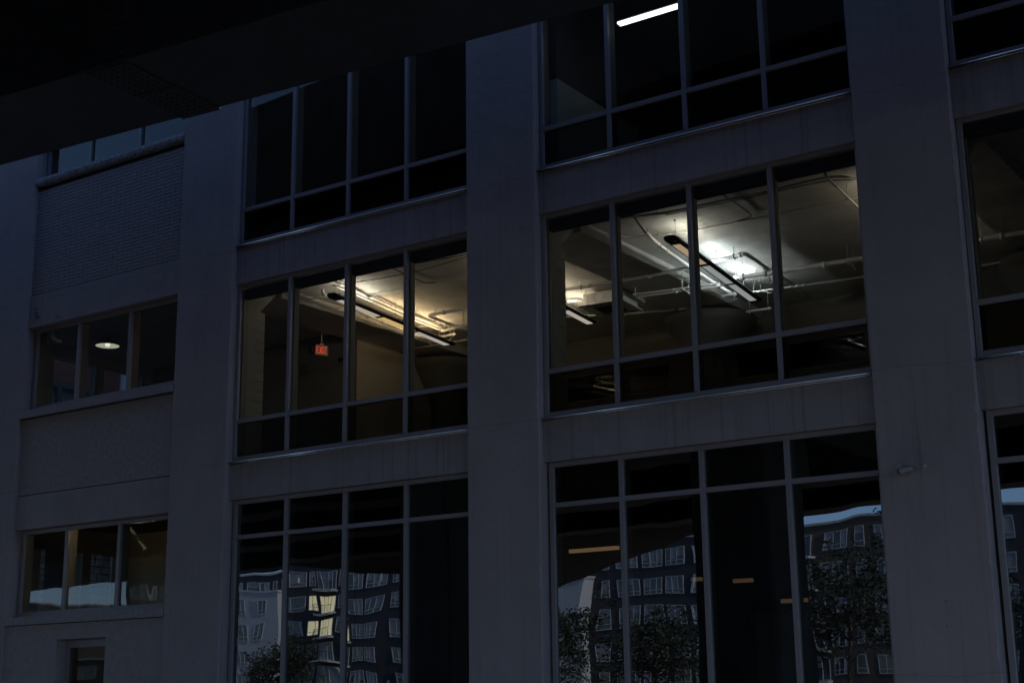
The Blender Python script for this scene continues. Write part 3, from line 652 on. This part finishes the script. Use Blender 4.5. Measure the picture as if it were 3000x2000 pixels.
# ceiling cassette unit
t = empty('ceiling_cassette', (-14.45, 5.55, 9.38)); tag(t, 'white ceiling cassette air conditioner beside the half hidden pendant', 'air conditioner'); t.rotation_euler = (0,0,.08)
mb = MB(); mb.box(-.42,.42,-.42,.42,.03,.27); mb.build('casing', WHT, t, .01)
mb = MB(); mb.box(-.50,.50,-.50,.50,0,.028); mb.build('fascia', WHT, t, .008)
mb = MB(); mb.box(-.27,.27,-.27,.27,-.006,-.002); mb.build('intake_grille', BLK, t)
for s in (-1,1):
    mb = MB(); mb.box(-.36,.36,s*.39-.03,s*.39+.03,-.006,-.002); mb.build('louvre', BLK, t)
mb = MB(); mb.lathe((-.05,-.427,.15), [(.11,0),(.11,-.006),(.10,-.006),(.10,0)], 24, 'y'); mb.build('fan_cover', GRP, t)
for x0, x1 in ((-.32,-.18),(.12,.30)):
    mb = MB()
    for q in ((x0,x1,.07,.075),(x0,x1,.225,.23),(x0,x0+.005,.07,.23),(x1-.005,x1,.07,.23)): mb.box(q[0],q[1],-.426,-.421,q[2],q[3])
    mb.build('access_panel', GRP, t)
for x in (-.38,.38):
    mb = MB(); mb.tube([(x,-.38,.2),(x,-.38,.365)], .006, 6); mb.build('hanger_rod', STEEL, t)
mb = MB(); mb.tube([(-.44,-.2,.2),(-.6,-.3,.22),(-.75,-.45,.18)], .04, 12); mb.build('flexible_duct', WHT, t)
# exit sign: hangs from the ceiling, faces right
t = empty('exit_sign', (-20.93, 4.03, 9.05)); tag(t, 'small white exit sign with red letters hanging in the left lit window', 'exit sign'); t.rotation_euler = (0,0,math.radians(-22))
mb = MB(); mb.box(-.02,.02,-.16,.16,0,.235); mb.build('body', mat('sign_cream', (.30,.26,.20), .5), t, .006)
mb = MB(); mb.box(-.03,.03,-.045,.045,.236,.275); mb.build('canopy', CABW, t)
mb = MB(); mb.tube([(0,0,.27),(0,0,.64)], .012, 8); mb.build('stem', CABW, t)
mb = MB(); mb.box(-.09,.09,-.06,.06,.62,.695); mb.build('junction_box', CABW, t)
mb = MB(); mb.box(-.25,-.03,-.2,-.06,.08,.2); mb.build('battery_lamp', BLK, t)
RED = emis('red_letters', (1,.012,.006), .95*K)
def letters(parent, x):      # EXIT in bars, reading from y=-.13 to y=.13 on the face at x
    hgt, z0, th = .165, .035, .013
    def bar(y0, za, y1, zb, nm):
        mb = MB(); mb.bar((x, y0, za), (x, y1, zb), th, .003, (1,0,0)); return mb
    def L(name, bars):
        mb = MB()
        for k, (y0, za, y1, zb) in enumerate(bars): mb.bar((x+k*.0007, y0, z0+za*hgt), (x+k*.0007, y1, z0+zb*hgt), th, .003, (1,0,0))
        mb.build('letter', RED, parent)
    L('E', [(-.115,0,-.115,1),(-.105,.065,-.068,.065),(-.105,.5,-.072,.5),(-.105,.935,-.068,.935)])
    L('X', [(-.052,0,.004,1),(-.052,1,.004,0)])
    L('I', [(.030,0,.030,1)])
    L('T', [(.088,0,.088,1),(.056,.935,.122,.935)])
letters(t, .0225)
# indoor camera on the wall behind the exit sign
t = empty('indoor_camera', (-20.72, 4.80, 9.10)); tag(t, 'black indoor camera with a dangling lead on the wall right of the exit sign', 'camera')
mb = MB(); mb.lathe((0,0,0), [(0,-.035),(.05,-.03),(.05,0)], 16, 'y'); mb.build('base', BLK, t)
mb = MB(); mb.tube([(0,-.03,0),(-.03,-.10,0)], .014, 8); mb.build('arm', BLK, t)
mb = MB(); mb.tube([(-.02,-.12,.015),(-.22,-.2,-.05)], [.034,.04], 14); mb.build('barrel', BLK, t)
mb = MB(); mb.tube(smooth([(-.05,-.06,-.02),(-.05,-.03,-.2),(-.08,-.03,-.38),(-.04,-.03,-.55)]), .005, 6); mb.build('lead', CAB, t)
# coil on the block wall
t = MB(); pts = [Vector((.075*math.cos(q*.5)*(1+.05*math.sin(q)), .02*math.sin(q*.7), .115*math.sin(q*.5))) for q in range(26)]
t = t.tube(pts, .010, 6).build('cable_coil', CAB); t.location = (-22.1, 4.74, 9.02); tag(t, 'coil of black cable hung on the dim wall left of the exit sign', 'cable coil')
# emergency light on the rear wall
t = empty('emergency_light', (-17.3, YB-.06, 9.08)); tag(t, 'small twin headed emergency light on the rear wall of the middle lit window', 'emergency light')
mb = MB(); mb.box(-.14,.14,-.04,.05,-.05,.05); mb.build('body', GRP, t, .01)
for s in (-1,1):
    mb = MB(); mb.lathe((s*.2,-.04,0), [(0,-.03),(.055,-.03),(.05,.03),(0,.04)], 14, 'y'); mb.build('lamp_head', BLK, t)
# diagonal brace in the lower left room
mb = MB(); mb.bar((0,0,0), (.62,0,-.58), .05, .05); t = mb.build('diagonal_brace', GRP); t.location = (-24.60, 2.0, 5.46); tag(t, 'grey diagonal brace falling from the ceiling of the lower left room', 'brace')

# ================================================================= outside fittings
CAMG = mat('weathered_housing', (.19,.19,.20), .45)
t = empty('security_camera', (-6.70, 0, 4.60)); tag(t, 'white box security camera mounted on the rightmost visible pier', 'security camera')
mb = MB(); mb.box(-.07,.06,-.03,-.001,-.04,.13); mb.build('mounting_box', CON, t, .004)
mb = MB(); mb.tube([(.03,-.03,.08),(.06,-.10,.09),(.10,-.14,.06)], .016, 8); mb.build('arm', CAMG, t)
mb = MB(); mb.bar((.02,-.22,-.035), (.19,-.13,.015), .08, .07); mb.build('housing', CAMG, t, .01)
mb = MB(); mb.bar((-.005,-.235,.004), (.20,-.125,.062), .094, .008); mb.build('sunshield', CAMG, t)
mb = MB(); mb.bar((.012,-.225,-.037), (.018,-.222,-.035), .06, .05); mb.build('lens_window', BLK, t)
mb = MB(); mb.lathe((.30,-.001,.05), [(0,-.022),(.038,-.020),(.042,0)], 18, 'y'); mb.build('wall_boss', CON, t)
mb = MB(); mb.tube([(.30,-.022,.05),(.25,-.08,.03),(.18,-.12,.02)], .010, 8); mb.build('conduit_tail', CAMG, t)
mb = MB(); mb.tube([(.27,-.008,.11),(.265,-.008,.6),(.255,-.008,1.0),(.24,-.008,1.35)], .003, 6); mb.build('lead', CON, t)
# stub of an old bracket with a rust stain, left bay
RUST = mat('rusted_iron', (.09,.05,.03), .9, var=.4, vscale=20, bump=.6, bscale=60)
for p, lab in (((-25.62,.085,9.93),'broken rusty bracket stub on the concrete band above the domed lamp window'), ((-24.93,.085,9.78),'smaller patched stub right of the rusty bracket')):
    r = random.Random(int(p[0]*10)); mb = MB()
    for k in range(7 if p[0] < -25.2 else 4):
        a = r.uniform(-.1,.12); c = r.uniform(-.14,.07); mb.bar((a, 0, c), (a+r.uniform(-.05,.07), -r.uniform(.008,.03), c+r.uniform(-.03,.08)), r.uniform(.015,.04), r.uniform(.01,.02))
    t = mb.build('wall_stub', RUST if p[0] < -25.2 else CON); t.location = p; tag(t, lab, 'wall stub')

# ================================================================= overpass
ov = empty('highway_overpass', (-9.4, -11.0, 0)); ov.rotation_euler = (0, 0, math.radians(4.9))
tag(ov, 'dark riveted steel box girder overpass crossing above the street at upper left', 'overpass')
# local: x along the overpass, y across; near (camera) face of the front girder at y=-.88, facade side at +.94
ov.location = (-4.5, -7.1, 0)
XL, XR = -90, 21  # right end is made up, set for the sky light on the piers
XF = -38          # front carriageway cut short on the left to let sky light onto the facade
SPX = -9.6
PILLARS = [(-52, -6), (-22.1, -6), (-12.3, -6.9), (9, -6), (9, -26)]
GB, GT = 9.70, 14.0
for k, yc in enumerate((1.04, -8, -16, -24, -31.8)):
    XA = XF if k < 1 else XL; mb = MB(); mb.box(XA, XR, yc-.90, yc+.90, GB, GB+.04); mb.box(XA, XR, yc-.88, yc-.85, GB+.041, GT); mb.box(XA, XR, yc+.85, yc+.88, GB+.041, GT); mb.box(XA, XR, yc-.95, yc+.95, GT, GT+.05)
    gd = mb.build('box_girder', GIRD, ov)
    if k == 0:
        xo = SPX; y_ = yc-.88; q = 1.5
        MB().box(xo-.29*q, xo+.16*q, y_-.024, y_-.002, GB+.07, GB+3.4).build('splice_plate', GIRD, gd)
        b = MB()
        for i in range(8):
            for j in range(26): b.lathe((xo+(-.26+i*.056)*q, y_-.024, GB+(.085+j*.08)*q), [(.025,0),(.025,-.015),(.015,-.024),(0,-.025)], 8, 'y')
        o = b.build('web_bolt', GIRD, gd); o['kind'] = 'stuff'
        for y0, y1, sh in ((yc-.86, yc-.01, 0), (yc+.01, yc+.94, .03)):
            MB().box(xo+(-.30+sh)*q, xo+(.16+sh)*q, y0, y1, GB-.022, GB-.002).build('splice_plate', GIRD, gd)
            b = MB()
            for i in range(6):
                for j in range(8): b.lathe((xo+(-.26+sh+i*.074)*q, y0+.06+j*.108, GB-.022), [(.025,0),(.025,-.015),(.015,-.024),(0,-.025)], 8)
            o = b.build('flange_bolt', GIRD, gd); o['kind'] = 'stuff'
        MB().box(xo+.03, xo+.045, y_-.006, y_-.001, GB+.041, GT-.1).build('web_seam', BLK, gd)
MB().box(XF, XR, -5, 2.4, 14.2, 14.5).build('deck', OCON, ov); MB().box(XL, XR, -33.5, -5.02, 14.2, 14.5).build('deck', OCON, ov)
for y0, zt in ((2.14, 17.2), (-33.4, 15.6)): MB().box(XF if y0 > 0 else XL, XR, y0, y0+.24, 14.505, zt).build('parapet', OCON, ov)
rm = MB(); rp = [(-28,-32.8), (-57.7,-58.2), (-59,-32.8)]
rm.v = [(x, y, z) for z in (GB, 14.1) for x, y in rp]; rm.f = [(2,1,0),(3,4,5),(0,1,4,3),(1,2,5,4),(2,0,3,5)]; rm.sm = [False]*5
rm.build('ramp_sky_block', OCON, ov)  # wedge with its outline cut to block the mirrored sky
for x, yy in PILLARS:
    MB().box(x-1.1, x+1.1, yy-1.1, yy+1.1, 0, 8.2).build('pillar', OCON, ov, .08)
for x in sorted({p[0] for p in PILLARS}):
    MB().box(x-1.2, x+1.2, -14, -2.6, 8.202, 9.69).build('crosshead', OCON, ov, .05)

# ================================================================= brick neighbour beyond the alley
def bricktex(name, c1, c2, mort, w, h, off=.5):
    m = bpy.data.materials.new(name); m.use_nodes = True; N = m.node_tree.nodes; L = m.node_tree.links; p = N['Principled BSDF']; p.inputs['Roughness'].default_value = .9
    g = N.new('ShaderNodeNewGeometry'); sx = N.new('ShaderNodeSeparateXYZ'); cx = N.new('ShaderNodeCombineXYZ'); L.new(g.outputs['Position'], sx.inputs[0]); L.new(sx.outputs['Y'], cx.inputs['X']); L.new(sx.outputs['Z'], cx.inputs['Y'])
    b = N.new('ShaderNodeTexBrick'); b.inputs['Scale'].default_value = 1; b.inputs['Brick Width'].default_value = w; b.inputs['Row Height'].default_value = h; b.inputs['Mortar Size'].default_value = .006
    b.inputs['Color1'].default_value = (*c1,1); b.inputs['Color2'].default_value = (*c2,1); b.inputs['Mortar'].default_value = (*mort,1); L.new(cx.outputs[0], b.inputs['Vector']); L.new(b.outputs['Color'], p.inputs['Base Color'])
    bu = N.new('ShaderNodeBump'); bu.inputs['Distance'].default_value = .01; L.new(b.outputs['Fac'], bu.inputs['Height']); bu.invert = True; L.new(bu.outputs[0], p.inputs['Normal'])
    return m
RB = bricktex('red_brick', (.42,.12,.08), (.30,.09,.065), (.40,.33,.30), .215, .075)
nb = empty('brick_neighbour', (-36, 8, 0)); tag(nb, 'red brick building with rough stone base seen through the left corner windows', 'building')
def nc(mb, name, m, bev=0):
    mb.v = [(x+36, y-8, z) for x, y, z in mb.v]; return mb.build(name, m, nb, bev)
mb = MB(); mb.box(-42, -33, 2, 15, 6.1, 9.2); mb.box(-42,-33,2,6.0,9.2,10.5); mb.box(-42,-33,8.3,15,9.2,10.5); mb.box(-42,-33,2,15,10.5,24); nc(mb, 'wall', RB)
mb = MB(); mb.box(-42,-33.02,2,6.45,0,6.08); mb.box(-42,-33.02,7.5,15,0,6.08); mb.box(-42,-33.3,6.45,7.5,0,6.08); nc(mb, 'base_wall', mat('stone_mortar', (.12,.11,.10), .95))
rs = random.Random(9); STW = mat('ashlar_stone', (.46,.45,.43), .95, var=.35, vscale=5, bump=1, bscale=30, bump2=1, b2scale=9, spec=.1)
for (ya, yb) in ((5.2,6.44),(7.52,11.0)):
    z = 3.0
    while z < 6.0:
        h = rs.uniform(.14,.22); y = ya - rs.uniform(0,.2)
        while y < yb-.05:
            w = rs.uniform(.22,.5); y1 = min(y+w, yb)
            y0_ = max(y, ya)
            if y1-y0_ > .06 and z+h < 6.1:
                mb = MB(); mb.box(-33.02, -32.96+rs.uniform(0,.05), y0_+.008, y1-.008, z+.008, z+h-.006)
                nc(mb, 'stone', STW, .02)
            y = y1
        z += h
mb = MB()
for q in ((6.0,6.14,9.2,10.5),(8.16,8.3,9.2,10.5),(6.14,8.16,10.36,10.5),(6.5,6.66,9.2,10.36)): mb.box(-33.05,-32.95,q[0],q[1],q[2],q[3])
nc(mb, 'window_frame', mat('neighbour_frame', (.10,.11,.12), .5))
mb = MB(); mb.box(-33.2,-33.15,6.0,8.3,9.2,10.5); nc(mb, 'window_pane', mat('neighbour_pane', (.30,.40,.44), .3))
mb = MB(); mb.box(-33.15,-33.1,6.5,7.45,0,4.98); nc(mb, 'door', BLK)
t = MB().tube([(0,0,0),(0,0,12.5)], .085, 16).build('downpipe', mat('downpipe_white', (.72,.76,.80), .4)); t.location = (-32.85, 8.72, .02); tag(t, 'white downpipe on the brick wall seen through the left corner windows', 'downpipe')

# ================================================================= across the street (seen mirrored in the shopfront glass)
CHAR = mat('charcoal_cladding', (.050,.050,.055), .8, var=.1, vscale=.3, streak=.2)
LGT = mat('light_cladding', (.50,.51,.53), .8, var=.05, vscale=.4)
BRN = mat('brown_cladding', (.10,.085,.07), .8, var=.1, vscale=.3, streak=.2)
ORG = mat('orange_timber', (.62,.24,.09), .7, var=.15, vscale=2, streak=.2)
WFR = mat('white_window_frame', (.50,.51,.52), .5)
AGL = mat('far_window_pane', (.05,.06,.07), .08, spec=.8)
CUR = mat('pale_curtain', (.28,.30,.33), .9)
YEL = emis('lit_yellow_window', (.95,.84,.42), 1.3)
def apartment(name_label, x0, x1, zt, y, segs, storey=2.85, zb0=1.5, yellow=(), depth=14, seed=1):
    """segs: (xa, xb, material, pattern); pattern = list of (offset, width, height, kind)"""
    rn = random.Random(seed); root = empty('apartment_building', ((x0+x1)/2, y, 0)); tag(root, name_label, 'building')
    def ac(mb, nm, m, par=None, bev=0):
        mb.v = [(q[0]-root.location.x, q[1]-y, q[2]) for q in mb.v]; return mb.build(nm, m, par or root, bev)
    for xa, xb, m, pro, top in segs:
        ac(MB().box(xa, xb, y-depth, y+pro, 0, top), 'wall', m)
        ac(MB().box(xa-.1, xb+.1, y-depth, y+pro+.12, top, top+.25), 'roof', WFR)
        x = xa+.8
        pats = []
        while x < xb-1.2:
            k = rn.choice((0, 0, 1, 2)); w = (2.3, 1.0, 1.5)[k]
            if x+w > xb-.4: break
            if rn.random() < .22 and x+3.2 < xb-.4: pats.append((x, 3.0, 'balcony')); x += 3.6
            else: pats.append((x, w, 'window')); x += w+rn.choice((.5, .9, 1.4))
        z = top-2.6
        while z > 1.5:
            for xx, w, kd in pats:
                yy = y+pro
                f = MB(); h = 1.75 if kd == 'window' else 2.1; zz = z if kd == 'window' else z-.35
                t_ = .07
                f.box(xx, xx+w, yy+.002, yy+.08, zz, zz+t_); f.box(xx, xx+w, yy+.002, yy+.08, zz+h-t_, zz+h)
                n = max(1, round(w/.8))
                for i in range(n+1): c = xx+i*(w-t_)/n; f.box(c, c+t_, yy+.003, yy+.079, zz+t_, zz+h-t_)
                if kd == 'window': f.box(xx+t_, xx+w-t_, yy+.003, yy+.078, zz+.42, zz+.42+t_*.8)
                fo = ac(f, 'window', WFR)
                for i in range(n):
                    c = xx+t_+i*(w-t_)/n; cw = (w-t_)/n-t_
                    isy = any(a <= xx <= b and c0 <= z <= c1 for a, b, c0, c1 in yellow)
                    pm = YEL if isy else (CUR if rn.random() < .4 else AGL)
                    cut = zz+t_
                    if pm is AGL and rn.random() < .5:
                        cut = zz+t_+(h-2*t_)*(1-rn.uniform(.2,.7)); ac(MB().box(c, c+cw, yy+.004, yy+.03, cut, zz+h-t_), 'blind', CUR, fo)
                        ac(MB().box(c, c+cw, yy+.004, yy+.03, zz+t_, cut-.01), 'pane', pm, fo)
                    else: ac(MB().box(c, c+cw, yy+.004, yy+.03, zz+t_, zz+h-t_), 'pane', pm, fo)
                if kd == 'balcony':
                    b = ac(MB().box(xx-.2, xx+w+.3, yy+.003, yy+1.4, z-.62, z-.40), 'balcony', WFR)
                    r_ = MB()
                    r_.box(xx-.2, xx+w+.3, yy+1.34, yy+1.38, z+.6, z+.65)
                    for i in range(12): c = xx-.2+i*(w+.46)/11; r_.box(c, c+.03, yy+1.34, yy+1.37, z-.40, z+.6)
                    ac(r_, 'railing', BLK, b)
            z -= storey
    return root
AY = -110
apartment('charcoal apartment block with a pale left wing, mirrored in the left shopfront glass', -134, -90, 17, AY,
          [(-134, -128.5, LGT, 2.8, 15.6), (-128.48, -120.5, LGT, 1.8, 15.3), (-150, -92, CHAR, .4, 17.6)], yellow=((-120,-115,9,14.5),), seed=4)
apartment('charcoal apartment block with pale corner mirrored in the middle shopfront glass', -86, -62, 13, AY+3,
          [(-86, -76, LGT, 2, 13.6), (-88.5, -62, CHAR, 0, 16.9)], seed=8)
apartment('brown clad apartment block below a sliver of sky, mirrored in the rightmost pane', -60, -16, 17, AY,
          [(-60, -40, BRN, 0, 17.7), (-39.98, -16, CHAR, .5, 17.2)], yellow=((-52,-46,12.5,15),), seed=12)
apartment('long low brown block added far left to block the bright mirrored horizon', -232, -152, 12, AY, [(-232, -166, BRN, 0, 15.5), (-165.9, -152, BRN, 0, 8)], seed=21)  # added block, hides the bright horizon sky from the left panes
t = MB().box(-136.4, -134.3, AY-6, AY+4.5, 0, 9.6).build('timber_clad_house', ORG); tag(t, 'narrow orange timber clad house beside the pale apartment wing', 'house')
for ch in (0,):
    mb = MB(); mb.box(-136.5,-134.2,AY-6.1,AY+4.6,9.6,9.85); r = mb.build('roof', WFR, t)
    mb = MB(); mb.box(-135.9,-134.9,AY+4.502,AY+4.56,6,7.6); r = mb.build('window', WFR, t)
# trees of the far side, leafy crowns made of leaf sized faces
LEAF = [mat('leaf_dark', (.022,.032,.016), .7, var=.3, vscale=1), mat('leaf_mid', (.036,.048,.022), .7, var=.3, vscale=1)]
BARK = mat('bark', (.09,.07,.05), .95, var=.3, vscale=4)
def tree(x, y, h, r, seed, label):
    rn = random.Random(seed); t = empty('street_tree', (x, y, 0)); tag(t, label, 'tree', 'trees across the street')
    mb = MB(); mb.tube([(0,0,0),(.1,.05,h*.3),(0,.1,h*.6),(.1,0,h*.85)], [.24,.19,.12,.04], 9)
    cl = []
    for k in range(9):
        a = k*2.4; z = h*(.38+.05*k); q = Vector((math.cos(a)*r*.75, math.sin(a)*r*.75, z+h*.16)); mb.tube([(0,.05,z*.85),tuple(q*.5+Vector((0,0,z*.47))),tuple(q)], [.09,.05,.02], 6); cl.append(q)
    mb.build('trunk', BARK, t)
    for li in (0, 1):
        c = MB()
        for k in range(110):
            b = rn.choice(cl); cc = b + Vector((rn.gauss(0,r*.33), rn.gauss(0,r*.33), rn.gauss(0,h*.10))); rr = rn.uniform(.35,.8)
            for q in range(34):
                p = cc+Vector((rn.gauss(0,rr*.6), rn.gauss(0,rr*.6), rn.gauss(0,rr*.45))); s = rn.uniform(.08,.17)
                u = Vector((rn.uniform(-1,1),rn.uniform(-1,1),rn.uniform(-.6,.6))).normalized()*s; v = u.cross(Vector((rn.uniform(-1,1),rn.uniform(-1,1),rn.uniform(-1,1)))).normalized()*s*.6
                c.quad(tuple(p-u), tuple(p+v), tuple(p+u), tuple(p-v))
        c.build('crown', LEAF[li], t)
for i, (x, y, h, r, lab) in enumerate(((-105,-92,7.5,2.8,'rounded street tree mirrored low in the second pane of the left shopfront'),
        (-66,-84,9.0,3.2,'leafy street tree mirrored between two panes of the middle shopfront'), (-60,-90,8,3,'smaller street tree behind the one mirrored between two panes'), (-39,-80,11.5,4.0,'tallest street tree mirrored in the rightmost pane'),
        (-32,-84,9,3.2,'street tree mirrored at the foot of the rightmost pane'), (-24,-86,8,3,'street tree mirrored at the right edge of the picture'), (-122,-94,5.5,2.4,'low street tree in front of the pale apartment wing'))):
    tree(x, y, h, r, 40+i, lab)
